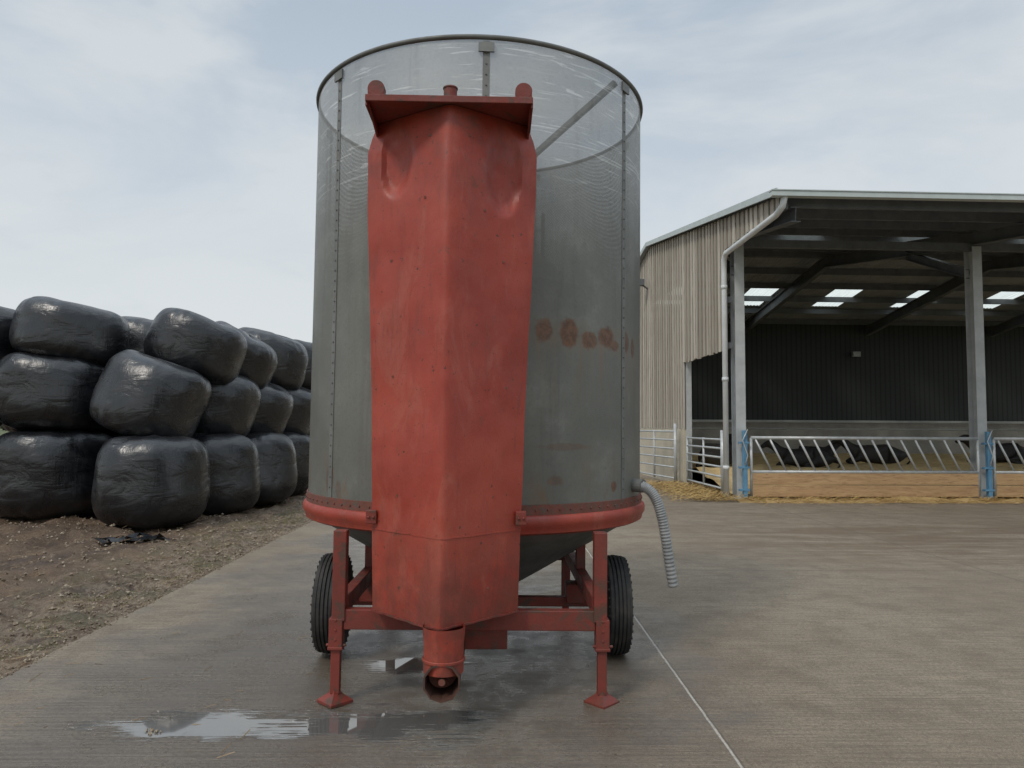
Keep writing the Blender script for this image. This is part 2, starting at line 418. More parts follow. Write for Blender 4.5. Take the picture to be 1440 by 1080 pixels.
mstrip=pmat('seam_strip_steel',(.20,.203,.19),(.14,.143,.133),6,.55,.3,.3,50,c3=(.15,.11,.08),c3t=(.6,.7))

mper,t,b=newmat('perforated_sheet'); P=t.pos(); X,Y,Z=t.sep(P)
uv=t.n('ShaderNodeUVMap').outputs[0]; U,Vv,_=t.sep(uv)
pitch=.0046
v=t.m('DIVIDE',Vv,pitch*.87); row=t.m('FLOOR',v)
u=t.m('ADD',t.m('DIVIDE',U,pitch),t.m('MULTIPLY',t.m('MODULO',row,2.0),.5))
du=t.m('SUBTRACT',t.m('FRACT',u),.5); dv=t.m('MULTIPLY',t.m('SUBTRACT',t.m('FRACT',v),.5),.87)
rr=t.m('SQRT',t.m('ADD',t.m('MULTIPLY',du,du),t.m('MULTIPLY',dv,dv)))
clog=t.noise(P,1.1,6,.6)
hr=t.m('ADD',t.mr(Z,2.3,3.2,.12,.265),t.m('MULTIPLY',t.m('SUBTRACT',clog,.5),.10))
hole=t.m('LESS_THAN',rr,hr)
c=t.mix(t.mr(t.noise(P,1.3,6,.6),.35,.65),(.135,.136,.118),(.178,.178,.157))
c=t.mix(t.m('MULTIPLY',t.mr(Z,2.5,3.3),.85),c,(.255,.26,.25))  # paler towards the top: sky brightness through the mesh painted into the sheet
c=t.mix(t.m('MULTIPLY',t.mr(t.noise(t.scale(P,(7,7,.45)),1.6,7,.65),.5,.75),.6),c,(.11,.105,.088))
c=t.mix(t.m('MULTIPLY',t.mr(t.noise(P,2.6,9,.75),.52,.68),.4),c,(.24,.24,.215))
c=t.mix(t.m('MULTIPLY',t.mr(t.noise(P,60,4,.7),.5,.7),.35),c,(.09,.09,.078))
sc=t.noise(t.scale(P,(.8,.8,14)),2.2,6,.6,1.5)
c=t.mix(t.m('MULTIPLY',t.m('MULTIPLY',t.mr(sc,.57,.65),t.mr(Z,2.7,3.2)),.7),c,(.60,.60,.58))
dn=t.noise(P,26,6,.65); dn2=t.noise(P,8,6,.65)
rust=None
for (ang,zc,a,bb_,amt) in ((21.3,2.0,.052,.066,.85),(29.3,1.99,.064,.082,.95),(36.8,1.96,.062,.050,.9),(45,1.985,.075,.060,1),(49,1.945,.05,.035,.9),(57,1.98,.032,.070,.9),(62.5,1.955,.03,.06,.9),
                       (-49,1.13,.04,.09,.5),(-44,1.07,.03,.05,.4),(49,1.10,.03,.03,.9),(29,1.34,.16,.02,.4),(25,1.15,.05,.03,.5)):
    uc=rad(ang)*RD
    d_=ellipse(t,U,Vv,uc,zc,a,bb_)
    d_=t.m('ADD',d_,t.m('ADD',t.m('MULTIPLY',t.m('SUBTRACT',dn,.5),1.0),t.m('MULTIPLY',t.m('SUBTRACT',dn2,.5),1.7)))
    r_=t.m('MULTIPLY',t.mr(d_,1.25,.80),amt)
    rust=r_ if rust is None else t.m('MAXIMUM',rust,r_)
drip=t.m('MULTIPLY',t.m('MULTIPLY',t.mr(t.noise(t.scale(P,(14,14,.8)),2,5,.6),.48,.66),t.mr(Z,1.45,1.9)),t.m('MULTIPLY',t.mr(Z,2.0,1.93),t.m('GREATER_THAN',X,.1)))
c=t.mix(t.m('MULTIPLY',drip,.55),c,(.20,.135,.085))
halo=t.m('MULTIPLY',t.m('MULTIPLY',t.mr(Z,1.86,1.95),t.mr(Z,2.10,2.0)),t.m('MULTIPLY',t.mr(dn2,.42,.6),t.m('GREATER_THAN',X,.1)))
c=t.mix(t.m('MULTIPLY',halo,.35),c,(.20,.14,.09))
lowr=t.m('MULTIPLY',t.mr(Z,1.45,1.03),t.mr(t.noise(t.scale(P,(1,1,.5)),6,7,.7),.5,.66))
c=t.mix(t.m('MULTIPLY',lowr,.6),c,(.17,.11,.062))
c=t.mix(rust,c,t.mix(t.mr(dn,.4,.6),(.165,.082,.045),(.105,.050,.030)))
t.set(b.inputs['Base Color'],c); b.inputs['Roughness'].default_value=.5; b.inputs['Metallic'].default_value=.15
t.set(b.inputs['Normal'],t.bump(t.noise(P,1.6,3),.5,.03))
t.set(b.inputs['Alpha'],t.m('SUBTRACT',1.0,hole))

def shell(name,r,z0,z1,seg=160,nz=14):
    V=[];F=[];UV=[]
    for j in range(nz+1):
        z=z0+(z1-z0)*j/nz
        for k in range(seg):
            a=2*math.pi*k/seg
            V.append((CX+r*math.sin(a),CY-r*math.cos(a),z))
    for j in range(nz):
        for k in range(seg):
            k2=(k+1)%seg; F.append((j*seg+k,j*seg+k2,(j+1)*seg+k2,(j+1)*seg+k))
            za=z0+(z1-z0)*j/nz; zb=z0+(z1-z0)*(j+1)/nz
            a0=2*math.pi*k/seg; a1=2*math.pi*(k+1)/seg
            if a0>=math.pi-1e-6: a0-=2*math.pi; a1-=2*math.pi
            UV+= [(a0*RD,za),(a1*RD,za),(a1*RD,zb),(a0*RD,zb)]
    return mk(name,V,F,mper,dry,True,UV)
shell('drum_sheet',RD,1.01,3.645)
mb=MB(); seg=14
prof=[(RD+.004+.014*math.cos(2*math.pi*k/seg),3.652+.014*math.sin(2*math.pi*k/seg)) for k in range(seg)]
mb.lathe((CX,CY,0),prof,128,close=True); mb.out('top_rim',mgrey,dry,True)
mb=MB(); mb.lathe((CX,CY,0),[(RD+.002,1.02),(RD+.010,1.018),(RD+.012,.960),(RD-.03,.958)],128); o=mb.out('rusty_band',mrust,dry); autosmooth(o)
mb=MB(); mb.lathe((CX,CY,0),[(RD-.02,.97),(RD+.012,.962),(RD+.026,.952),(RD+.033,.935),(RD+.031,.905),(RD+.018,.888),(RD+.014,.862),(RD-.01,.850),(RD-.06,.850)],128); o=mb.out('base_ring',mred,dry); autosmooth(o,50)
mb=MB(); mb.lathe((CX,CY,0),[(RD-.05,.855),(.14,.29),(.13,.22),(0,.22)],96); o=mb.out('hopper_cone',mgrey,dry); autosmooth(o,25)
def radial(a,r,z): return Vector((CX+r*math.sin(a),CY-r*math.cos(a),z))
mb=MB(); mbb=MB(); mbr=MB()
def bolt(m,a,r,z,s=.007,h=.006):
    c=radial(a,r,z); n=Vector((math.sin(a),-math.cos(a),0)); tt=Vector((math.cos(a),math.sin(a),0)); up=Vector((0,0,1))
    V=[c+(tt*math.cos(q*math.pi/3)+up*math.sin(q*math.pi/3))*s for q in range(6)]
    V+=[v+n*h-(v-c)*.3 for v in V[:6]]
    m.add(V,[(5,4,3,2,1,0),(6,7,8,9,10,11)]+[(q,(q+1)%6,6+(q+1)%6,6+q) for q in range(6)])
for k in range(7):
    a=rad(3+k*360/7)
    wv=.020/RD
    V=[radial(a-wv,RD+.001,1.02),radial(a+wv,RD+.001,1.02),radial(a+wv,RD+.001,3.63),radial(a-wv,RD+.001,3.63),
       radial(a-wv,RD+.004,1.02),radial(a+wv,RD+.004,1.02),radial(a+wv,RD+.004,3.63),radial(a-wv,RD+.004,3.63)]
    mb.add(V,[(4,5,6,7),(0,4,7,3),(1,2,6,5),(0,1,5,4),(3,7,6,2)])
    M=Matrix(((math.cos(a),math.sin(a),0),(math.sin(a),-math.cos(a),0),(0,0,1))).transposed()
    mb.box(radial(a,RD+.012,3.59),(.09,.012,.055),M)
    z=1.08
    while z<3.6:
        bolt(mbb,a,RD+.004,z,.0065,.005); z+=.062
for k in range(96):
    bolt(mbr,2*math.pi*k/96,RD+.011,.99,.008,.006)
mb.out('seam_strips',mstrip,dry); mbb.out('seam_bolts',mgrey,dry); mbr.out('band_bolts',mrust,dry)
mb=MB(); mb.lathe((CX,CY,0),[(.76,.8),(.76,2.38),(.12,2.92)],64); o=mb.out('inner_plenum',minner,dry); autosmooth(o)
mb=MB(); mb.tube([(CX,CY,.3),(CX,CY,3.6)],.09,24); mb.out('centre_auger_tube',mgrey,dry,True)
mb=MB()
for a in (50,170):
    q=radial(rad(a),RD-.01,3.6); mb.bar((CX,CY,3.04),q,.032,.032)
for s in (152,164): mb.bar(radial(rad(s),RD-.05,2.2),radial(rad(s),RD-.05,3.25),.03,.03)
for i in range(4): mb.bar(radial(rad(152),RD-.05,2.3+i*.27),radial(rad(164),RD-.05,2.3+i*.27),.02,.02)
mb.out('inner_braces',mgrey,dry)

UX=-.275
def lerp(a,b,f): return a+(b-a)*f
def hw(z):
    T=[(.5,.375),(.98,.387),(1.6,.404),(2.2,.428),(2.6,.446),(2.90,.452),(2.98,.432),(3.06,.400)]
    if z<=T[0][0]: return T[0][1]
    for (a,b_),(c_,d_) in zip(T,T[1:]):
        if z<=c_: return lerp(b_,d_,(z-a)/(c_-a))
    return T[-1][1]
def chuteY(xf,z):
    yr=lerp(3.50,3.62,(z-.5)/2.6); ys=3.89
    s2=math.sqrt(xf*xf+.0030)-.01
    y=lerp(yr,ys,min(1,s2))
    x=xf*hw(z)
    for (cx,cz,a,b_) in ((-.285,2.84,.095,.22),(.275,2.78,.10,.25)):
        d_=math.sqrt(((x-cx)/a)**2+((z-cz)/b_)**2)
        if d_<1:
            y+=.050*min(1,(1-d_)/.35)*(.45+.55*min(1,max(0,(cz+b_-z)/(2*b_))))
    y+=.009*noise.noise(Vector((x*3,z*2.2,4)))+.004*noise.noise(Vector((x*9,z*6,4)))
    return y
ZT=3.06
V=[];F=[];NX,NZ=70,170
for j in range(NZ+1):
    z=.5+(ZT-.5)*j/NZ
    for i in range(NX+1):
        xf=-1+2*i/NX
        V.append((UX+xf*hw(z)+.004*noise.noise(Vector((xf*2,z*3,8))),chuteY(xf,z),z))
for j in range(NZ):
    for i in range(NX):
        a=j*(NX+1)+i; F.append((a,a+1,a+NX+2,a+NX+1))
k0=len(V)
for j in range(NZ+1):
    z=.5+(ZT-.5)*j/NZ
    V.append((UX-hw(z)-.002,4.24,z)); V.append((UX+hw(z)+.002,4.24,z))
for j in range(NZ):
    a=j*(NX+1); F.append((k0+2*j,a,a+NX+1,k0+2*j+2))
    a=j*(NX+1)+NX; F.append((a,k0+2*j+1,k0+2*j+3,a+NX+1))
    F.append((k0+2*j+1,k0+2*j,k0+2*j+2,k0+2*j+3))
F.append(tuple([k0]+[k0+1]+[i for i in range(NX,-1,-1)]))
top=NZ*(NX+1); F.append(tuple([top+i for i in range(NX+1)]+[k0+2*NZ+1,k0+2*NZ]))
o=mk('discharge_chute',V,F,mred,dry); autosmooth(o,28)
def vband(name,z0,z1,out,mat):
    mb=MB(); N=40
    V=[];
    for i in range(N+1):
        xf=-1+2*i/N
        wob=.004*noise.noise(Vector((i*.5,0,z0)))
        for zz,oo in ((z0,-.004),(z0,out),(z1,out),(z1,-.004)):
            V.append((UX+xf*(hw(zz)+max(oo,0)),chuteY(xf,zz)-oo*1.2,zz+wob))
    F=[]
    for i in range(N):
        for q in range(4):
            a=i*4+q; b_=i*4+(q+1)%4; F.append((a,b_,b_+4,a+4))
    mb.add(V,F); return mb.out(name,mat,dry)
vband('chute_weld_seam',.915,.922,.003,mred)
vband('chute_bottom_lip',.497,.505,.006,mdr)
mb=MB()
for s in(-1,1): mb.box((UX+s*.385,3.865,.98),(.055,.05,.07))
for s in(-1,1):
    for q in(-1,1): mb.tube([(UX+s*.385+q*.012,3.842,.98),(UX+s*.385+q*.012,3.83,.98)],.008,6)
mb.out('chute_brackets',mdr,dry,bevel=.004)
mb=MB()
for (x,z) in ((-.1,2.92),(.1,2.92),(-.3,2.3),(.28,2.3),(-.28,1.7),(.3,1.65),(-.24,1.1),(.24,1.1),(-.22,.65),(.22,.65),(-.12,2.6),(.18,2.55)):
    y=chuteY(x/hw(z),z); mb.tube([(UX+x,y+.002,z),(UX+x,y-.005,z)],.0065,8)
mb.out('chute_bolts',mrust,dry)
mb=MB()
mb.box((UX,3.86,3.072),(.81,.56,.016))
mb.box((UX,3.578,3.066),(.83,.012,.034))
for s in(-1,1): mb.box((UX+s*.411,3.85,3.055),(.010,.53,.05))
mb.out('chute_cap',mdr,dry,bevel=.003)
mb=MB()
for s in(-1,1):
    x=UX+s*.37
    mb.tube([(x,3.62,3.135),(x,3.67,3.135)],.043,24); mb.box((x,3.645,3.104),(.084,.048,.048))
mb.tube([(UX,3.65,3.07),(UX,3.65,3.15)],.034,20)
mb.tube([(UX,3.65,3.147),(UX,3.65,3.157)],.038,20)
o=mb.out('cap_lugs',mdr,dry,bevel=.003)
mb=MB()
for s in(-1,1):
    mb.add([(UX+s*.41,3.59,3.05),(UX+s*.41,3.97,3.05),(UX+s*.405,3.97,2.965),(UX+s*.40,3.59,3.05),(UX+s*.40,3.97,3.05),(UX+s*.395,3.97,2.965)],[(0,1,2),(3,5,4),(0,2,5,3),(0,3,4,1),(1,4,5,2)])
mb.out('cap_gussets',mdr,dry)
AX=UX+.018
mb=MB(); mb.lathe((AX,3.56,0),[(.10,.51),(.099,.47),(.095,.43),(.095,.30)],32); mb.lathe((AX,3.56,0),[(.097,.365),(.102,.362),(.102,.352),(.097,.349)],32)
o=mb.out('spout',mred,dry); autosmooth(o)
mb=MB(); mb.lathe((AX,0,.275),[(.080,3.46),(.088,3.46),(.088,3.50),(.085,3.502),(.085,4.6),(.0,4.6)],10,axis='y')
mb.lathe((AX,0,.275),[(.080,3.46),(.078,4.5),(0,4.5)],10,axis='y')
o=mb.out('auger_tube',mauger,dry); autosmooth(o)
mb=MB(); V=[];F=[];N=90
for i in range(N+1):
    a=i/N*math.pi*2*3.2+1.2; y=3.49+i/N*.6
    V+= [(AX+.016*math.cos(a),y,.275+.016*math.sin(a)),(AX+.066*math.cos(a),y,.275+.066*math.sin(a))]
for i in range(N): F.append((2*i,2*i+1,2*i+3,2*i+2))
mb.add(V,F); mb.tube([(AX,3.47,.275),(AX,4.4,.275)],.016,12); mb.out('auger_screw',mrust,dry)
mb=MB(); mb.box((CX+.08,4.15,.315),(.27,.24,.11)); mb.box((CX+.08,4.15,.377),(.29,.26,.012)); mb.out('gearbox',mdr,dry,bevel=.006)
mb=MB(); mi=MB(); mf=MB()
for s in(-1,1):
    x=CX+.015+s*.70
    mb.box((x+s*-.012,3.98,.66),(.07,.07,.47))
    mb.box((x,3.98,.36),(.072,.072,.16))
    mi.box((x,3.98,.18),(.048,.048,.26))
    mb.box((x,3.98,.285),(.080,.080,.018))
    mf.lathe((x,3.98,0),[(.025,.07),(.035,.05),(.095,.014),(.095,.0),(0,.0)],4)
    mi.tube([(x,3.98,.05),(x,3.98,.11)],.02,12)
    mi.tube([(x-.05,3.96,.30),(x+.055,3.96,.30)],.008,8)
    for q in range(3): mi.tube([(x,3.947,.43-q*.05),(x,3.940,.43-q*.05)],.007,8)
    mb.box((x-s*.02,4.88,.50),(.06,1.72,.09))
    mb.box((x-s*.03,5.77,.5),(.065,.065,.74))
    mi.box((x-s*.03,5.77,.12),(.05,.05,.2)); mf.lathe((x-s*.03,5.77,0),[(.03,.06),(.10,.012),(.10,0),(0,0)],4)
    mb.bar((x-s*.02,4.85,.5),(x-s*.02,4.85,.88),.06,.06)
mb.box((CX+.015,3.985,.432),(1.325,.06,.105))
mb.box((CX+.03,5.77,.47),(1.28,.06,.08)); mb.box((CX+.03,5.775,.75),(1.28,.05,.05))
mb.bar((CX-.90,4.85,.33),(CX+.90,4.85,.33),.06,.06)
mb.bar((CX-.66,4.85,.45),(CX-.66,4.85,.33),.12,.14); mb.bar((CX+.66,4.85,.45),(CX+.66,4.85,.33),.12,.14)
mb.out('chassis_frame',mdr,dry,bevel=.005); mi.out('jack_legs',mdr,dry,bevel=.003); mf.out('jack_feet',mdr,dry)
mb=MB(); mb.bar((CX-.6,5.8,.47),(CX,7.3,.47),.08,.1); mb.bar((CX+.6,5.8,.47),(CX,7.3,.47),.08,.1); mb.tube([(CX,7.3,.44),(CX,7.3,.50)],.08,16); mb.out('drawbar',mdr,dry)
mty,t,b=newmat('tyre_rubber'); P=t.pos()
c=t.mix(t.mr(t.noise(P,8,6,.7),.4,.7),(.016,.016,.016),(.048,.043,.038))
t.set(b.inputs['Base Color'],c); b.inputs['Roughness'].default_value=.75
t.set(b.inputs['Normal'],t.bump(t.noise(P,90,4),.3,.003))
for s in(-1,1):
    wx=CX+.01+s*.905; mb=MB(); R=.312; q_=.84
    pr=[(.17,-.07),(.20,-.085),(.25,-.092),(R-.035,-.088),(R-.012,-.078)]
    gx=-.070
    for q in range(5):
        pr+=[(R-abs(gx+.012)*.12,gx),(R-abs(gx+.012)*.12,gx+.018),(R-.012,gx+.0195),(R-.012,gx+.0275)]
        gx+=.0285
    pr+=[(R-.012,.078),(R-.035,.088),(.25,.092),(.20,.085),(.17,.07)]
    pr=[(a,b_*q_) for a,b_ in pr]
    mb.lathe((wx,4.85,R),pr,72,axis='x')
    o=mb.out('tyre',mty,dry); autosmooth(o,30)
    mb=MB()
    for k in range(36):
        a=2*math.pi*k/36
        for sx_ in(-1,1):
            c0=Vector((wx+sx_*.070,4.85+math.cos(a)*(R-.03),R+math.sin(a)*(R-.03)))
            mb.box(c0,(.010,.03,.010),Matrix.Rotation(a,3,'X'))
    mb.out('tyre_shoulder_blocks',mty,dry)
    mb=MB(); mb.lathe((wx,4.85,R),[(.19,-.068),(.17,-.058),(.165,-.02),(.12,-.015),(.05,-.03),(.05,-.07),(0,-.07)],32,axis='x'); mb.lathe((wx,4.85,R),[(.19,.068),(.17,.058),(.165,.02),(.12,.015),(.05,.03),(.05,.07),(0,.07)],32,axis='x')
    o=mb.out('wheel_rim',mdr,dry); autosmooth(o)
mh=pmat('grey_hose_plastic',(.30,.31,.31),(.20,.21,.21),12,.5)
def bez(p0,p1,p2,p3,t_): 
    q=1-t_; return p0*q**3+p1*3*q*q*t_+p2*3*q*t_*t_+p3*t_**3
p0,p1,p2,p3=[Vector(q) for q in((.88,4.66,1.09),(1.02,4.62,1.07),(1.02,4.62,.82),(1.09,4.66,.47))]
pts=[bez(p0,p1,p2,p3,i/160) for i in range(161)]
mb=MB(); mb.tube(pts,[.034 if (i//2)%2 else .029 for i in range(161)],16); mb.out('hose',mh,dry,True)
mb=MB(); mb.tube([(.84,4.70,1.09),(.90,4.65,1.09)],.042,16); mb.out('hose_coupling',mgrey,dry)
dry.rotation_euler=(0,rad(.35),0)

# ------------------------------------------------------------ BARN
barn=empty('cattle_barn',(4.65,15.2,0))
XL=4.65; BAY=5.08; NB=5; XR=XL+.17+BAY*NB+.15
YF,YR_,YB=12.15,21.7,29.0
def roofz(y): return 5.40+.154*(y-YF) if y<=YR_ else 5.40+.154*(YR_-YF)-.154*(y-YR_)
mroof=pmat('fibre_cement_roof',(.38,.41,.44),(.29,.31,.33),2,.8,0,.3,30)
mlight,t,b=newmat('rooflight_sheet')
tr=t.n('ShaderNodeBsdfTranslucent'); tr.inputs[0].default_value=(.88,.9,.84,1)
tp=t.n('ShaderNodeBsdfTransparent'); tp.inputs[0].default_value=(.85,.88,.82,1)
wv_=t.noise(t.scale(t.pos(),(6,.5,1)),2,4)
mx=t.n('ShaderNodeMixShader'); t.set(mx.inputs[0],t.mr(wv_,.3,.7,.35,.6)); t.L.new(tr.outputs[0],mx.inputs[1]); t.L.new(tp.outputs[0],mx.inputs[2])
t.L.new(mx.outputs[0],mlight.node_tree.nodes['Material Output'].inputs[0])
mclad,t,b=newmat('dark_box_profile_cladding'); P=t.pos(); X,Y,Z=t.sep(P)
rib_shade=t.m('PINGPONG',X,.10); c=t.mix(t.mr(rib_shade,.01,.04),(.016,.020,.020),(.036,.042,.042))  # shade of the ribs painted as dark stripes on a flat sheet
t.set(b.inputs['Base Color'],c); b.inputs['Roughness'].default_value=.6
mconc=pmat('concrete_panel',(.52,.47,.36),(.42,.38,.30),2,.85,0,.4,30)
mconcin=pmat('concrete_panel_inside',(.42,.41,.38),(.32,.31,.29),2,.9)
mwhite=pmat('white_pvc',(.66,.68,.68),(.56,.58,.58),3,.45)
mfas=pmat('pale_fascia',(.48,.53,.52),(.42,.47,.46),3,.5)
mcol=pmat('column_steel',(.50,.52,.52),(.40,.42,.42),3,.5,.15,.2,40)
mraf=pmat('rafter_steel',(.15,.16,.17),(.11,.12,.13),3,.6,.1)
mblue=pmat('blue_paint',(.07,.20,.34),(.12,.27,.40),6,.5,0,.3,50,c3=(.15,.12,.09),c3t=(.6,.7))
mtim,t,b=newmat('weathered_timber'); at=t.n('ShaderNodeAttribute',attribute_name='tone'); P=t.pos()
gr_=t.noise(t.scale(P,(14,14,.6)),3,6,.65)
c=t.mix(at.outputs['Fac'],(.29,.255,.205),(.56,.515,.44))
c=t.mix(t.m('MULTIPLY',t.mr(gr_,.42,.66),.6),c,(.21,.175,.14))
kn=t.noise(t.scale(P,(9,9,3)),3,4,.6)
c=t.mix(t.m('MULTIPLY',t.mr(kn,.66,.72),.6),c,(.12,.09,.065))
t.set(b.inputs['Base Color'],c); b.inputs['Roughness'].default_value=.85
t.set(b.inputs['Normal'],t.bump(gr_,.5,.006))
mb=MB(); tones=[]
y=YF+.12
def board(x,y0,y1,zb,za0,za1):
    k=[(x,y0,zb),(x,y1,zb),(x,y1,za1),(x,y0,za0),(x+.022,y0,zb),(x+.022,y1,zb),(x+.022,y1,za1),(x+.022,y0,za0)]
    mb.add(k,[(0,3,2,1),(4,5,6,7),(0,1,5,4),(3,7,6,2),(0,4,7,3),(1,2,6,5)])
    tn=random.random(); tones.extend([tn]*8)
bi=0
while y<YB:
    wd=random.uniform(.085,.14); y1=y+wd
    zb=5.15 if y<15.05 else (3.06 if y<18.25 else 1.42)
    xo=XL+(0 if bi%2==0 else .0235); bi+=1
    board(xo,y,y1,zb+random.uniform(-.025,.015),roofz(y)-.05,roofz(y1)-.05)
    y=y1+random.uniform(.004,.014)
o=mb.out('timber_boarding',mtim,barn)
a_=o.data.attributes.new('tone','FLOAT','POINT'); a_.data.foreach_set('value',tones)
mb=MB()
mb.box((XL+.08,(18.3+YB)/2,.71),(.14,YB-18.3,1.42)); mb.out('concrete_side_wall',mconc,barn)
mb=MB()
for z in(3.15,4.1,5.22): mb.box((XL+.10,(15.1+YB)/2,z),(.10,YB-15.1,.12))
mb.box((XL+.10,13.7,5.22),(.10,2.9,.12))
mb.out('side_rails',mraf,barn)
mb=MB(); ml=MB()
x=XL-.12; step=.5; k=0
def rquad(m,x0,x1,ya,yb):
    n=8
    for i in range(n):
        xa=x0+(x1-x0)*i/n; xb=x0+(x1-x0)*(i+1)/n
        za=.025*(i%2); zb=.025*((i+1)%2)
        m.add([(xa,ya,roofz(ya)+za),(xb,ya,roofz(ya)+zb),(xb,yb,roofz(yb)+zb),(xa,yb,roofz(yb)+za)],[(0,1,2,3)])
while x<XR:
    cell=k%6
    ys=[YF-.1,16.6,18.4,YR_,25.0,27.2,YB+.3]
    for i in range(6):
        isl=(i==1 and cell in(5,0)and k>2) or (i==4 and cell in (3,4))
        rquad(ml if isl else mb,x,x+step,ys[i],ys[i+1])
    x+=step;k+=1
XR=x
mb.out('roof_sheets',mroof,barn); ml.out('rooflights',mlight,barn)
mb=MB(); yy=YF+.3
while yy<YB:
    if abs(yy-YR_)>.2: mb.box(((XL+XR)/2,yy,roofz(yy)-.115),(XR-XL-.1,.06,.19))
    yy+=1.36
mb.box(((XL+XR)/2,YR_,roofz(YR_)-.20),(XR-XL-.1,.14,.2))
mb.out('purlins',mraf,barn)
mr_=MB(); mcx=MB()
def ibeam(m,a,b_,w_,h_):
    a=Vector(a);b_=Vector(b_); u=Vector((0,0,h_/2-.008))
    m.bar(a+u,b_+u,w_,.016); m.bar(a-u,b_-u,w_,.016); m.bar(a,b_,.014,h_-.034)
for i in range(NB+1):
    cx=XL+.30+BAY*i
    off=.40
    ibeam(mr_,(cx,YF+.15,roofz(YF+.15)-.34),(cx,15.2,roofz(15.2)-off),.17,.26)
    ibeam(mr_,(cx,15.2,roofz(15.2)-off),(cx,YR_,roofz(YR_)-off),.17,.36)
    ibeam(mr_,(cx,YR_,roofz(YR_)-off),(cx,YB-.1,roofz(YB)-off),.17,.36)
    ibeam(mr_,(cx,15.3,4.75),(cx,17.6,roofz(17.6)-.55),.16,.2)
    h_=roofz(15.2)-.58
    mcx.box((cx,15.2-.13,h_/2),(.20,.016,h_)); mcx.box((cx,15.2+.13,h_/2),(.20,.016,h_)); mcx.box((cx,15.2,h_/2),(.014,.243,h_))
    mcx.box((cx,15.2,.012),(.34,.40,.02))
mcx.box((XL+.13,18.3,2.6),(.12,.2,5.2))
mr_.box(((XL+XR)/2,15.2,5.30),(XR-XL-.3,.12,.16))
mr_.out('rafters',mraf,barn); mcx.out('columns',mcol,barn)
mb=MB(); mb.box(((XL+XR)/2-.1,YF-.02,5.36),(XR-XL+.2,.03,.10)); mb.out('fascia',mraf,barn)
mb=MB(); mb.box(((XL+XR)/2-.1,YF-.10,5.345),(XR-XL+.25,.13,.085)); mb.box(((XL+XR)/2-.1,YF-.10,5.398),(XR-XL+.27,.16,.016))
mb.bar((XL-.13,YF-.1,roofz(YF)-.01),(XL-.13,YR_,roofz(YR_)+.02),.03,.12); mb.bar((XL-.13,YR_,roofz(YR_)+.02),(XL-.13,YB+.3,roofz(YB)-.03),.03,.12)
mb.out('gutter_and_verge',mfas,barn)
mb=MB(); mb.tube([(XL+.02,YF-.08,5.33),(XL-.0,YF-.02,5.16),(XL-.02,YF+.2,5.08),(XL-.03,14.9,5.02),(XL-.03,15.02,4.92),(XL-.03,15.03,4.6),(XL-.03,15.03,.05)],.055,14)
for z in(.6,2.4,4.3): mb.tube([(XL-.03,15.03,z),(XL-.03,15.03,z+.08)],.064,14)
mb.out('downpipe',mwhite,barn,True)
mb=MB(); mb.box(((XL+XR)/2,YB,3.75),(XR-XL-.2,.06,4.0)); mb.out('back_cladding',mclad,barn)
mb=MB(); mb.box(((XL+XR)/2,YB-.05,.87),(XR-XL-.2,.14,1.74)); mb.box((XR-.2,(15.2+YB)/2,.65),(.14,YB-15.3,1.3)); mb.out('back_concrete_wall',mconcin,barn)  # unseen right end stops low, left open to let light into the barn
mb=MB(); mb.box(((XL+XR)/2,YB-.2,1.72),(XR-XL-.6,.06,.09))
mb.tube([(XL+.3,24.5,1.42),(XR-.3,24.5,1.42)],.03,8)
mb.out('inner_rails',mcol,barn)
def bedz(x,y):
    return .06+.40*min(1,max(0,(y-15.4)/2.5))+.06*noise.noise(Vector((x*1.3,y*1.3,0)))+.05*noise.noise(Vector((x*4,y*4,0)))
V=[];F=[];nx,ny=140,70
for j in range(ny+1):
    for i in range(nx+1):
        x=XL+.2+(XR-XL-.5)*i/nx; y=15.4+(YB-15.5)*j/ny
        V.append((x,y,bedz(x,y)))
for j in range(ny):
    for i in range(nx):
        a=j*(nx+1)+i; F.append((a,a+1,a+nx+2,a+nx+1))
mk('straw_bedding',V,F,m_bedin,barn,True)
mb=MB(); mb.box((XL-.22,22.0,5.8),(.16,.25,.18)); mb.bar((XL-.22,22,5.75),(XL,22,5.6),.04,.04); mb.out('floodlight',mraf,barn)
mb=MB(); mb.box((XL+9.9,28.8,4.4),(.3,.12,.2)); mb.out('inner_lamp',mcol,barn)

mwood=pmat('timber_planks',(.50,.33,.17),(.38,.23,.115),3,.75,0,.3,20,.004,(.6,4,6),c3=(.26,.16,.08),c3t=(.5,.66))
fb=empty('feed_barrier',(4.65,15.2,0))
mt=MB(); mw=MB(); mbl=MB()
for i in range(NB):
    xa=XL+.30+BAY*i+.17; xb=XL+.30+BAY*(i+1)-.17; yb=14.98
    for z,r in((1.25,.036),(.56,.034)): mt.tube([(xa,yb,z),(xb,yb,z)],r,10)
    mt.tube([(xa,yb,.06),(xa,yb,1.25)],.03,10); mt.tube([(xb,yb,.06),(xb,yb,1.25)],.03,10)
    n=15
    for k in range(n):
        x=xa+.08+(xb-xa-.50)*k/(n-1)
        mt.tube([(x,yb,1.24),(x+.34,yb,.57)],.023,8)
    for z in(.42,.175): mw.box(((xa+xb)/2,yb,z),(xb-xa-.04,.05,.228))
for i in range(NB+1):
    x=XL+.30+BAY*i
    mbl.box((x+(.02),14.93,.72),(.085,.085,1.36))
    for z in(.2,.65,1.15): mbl.box((x,14.93,z),(.20,.10,.04))
    mt.tube([(x+.06,14.86,1.42),(x-.05,14.85,1.2),(x+.05,14.84,.9),(x,14.86,.7)],.012,6)
mt.out('tubular_rails',mgal,fb,True); mw.out('timber_boards',mwood,fb,bevel=.006); mbl.out('hinge_posts',mblue,fb,bevel=.004)
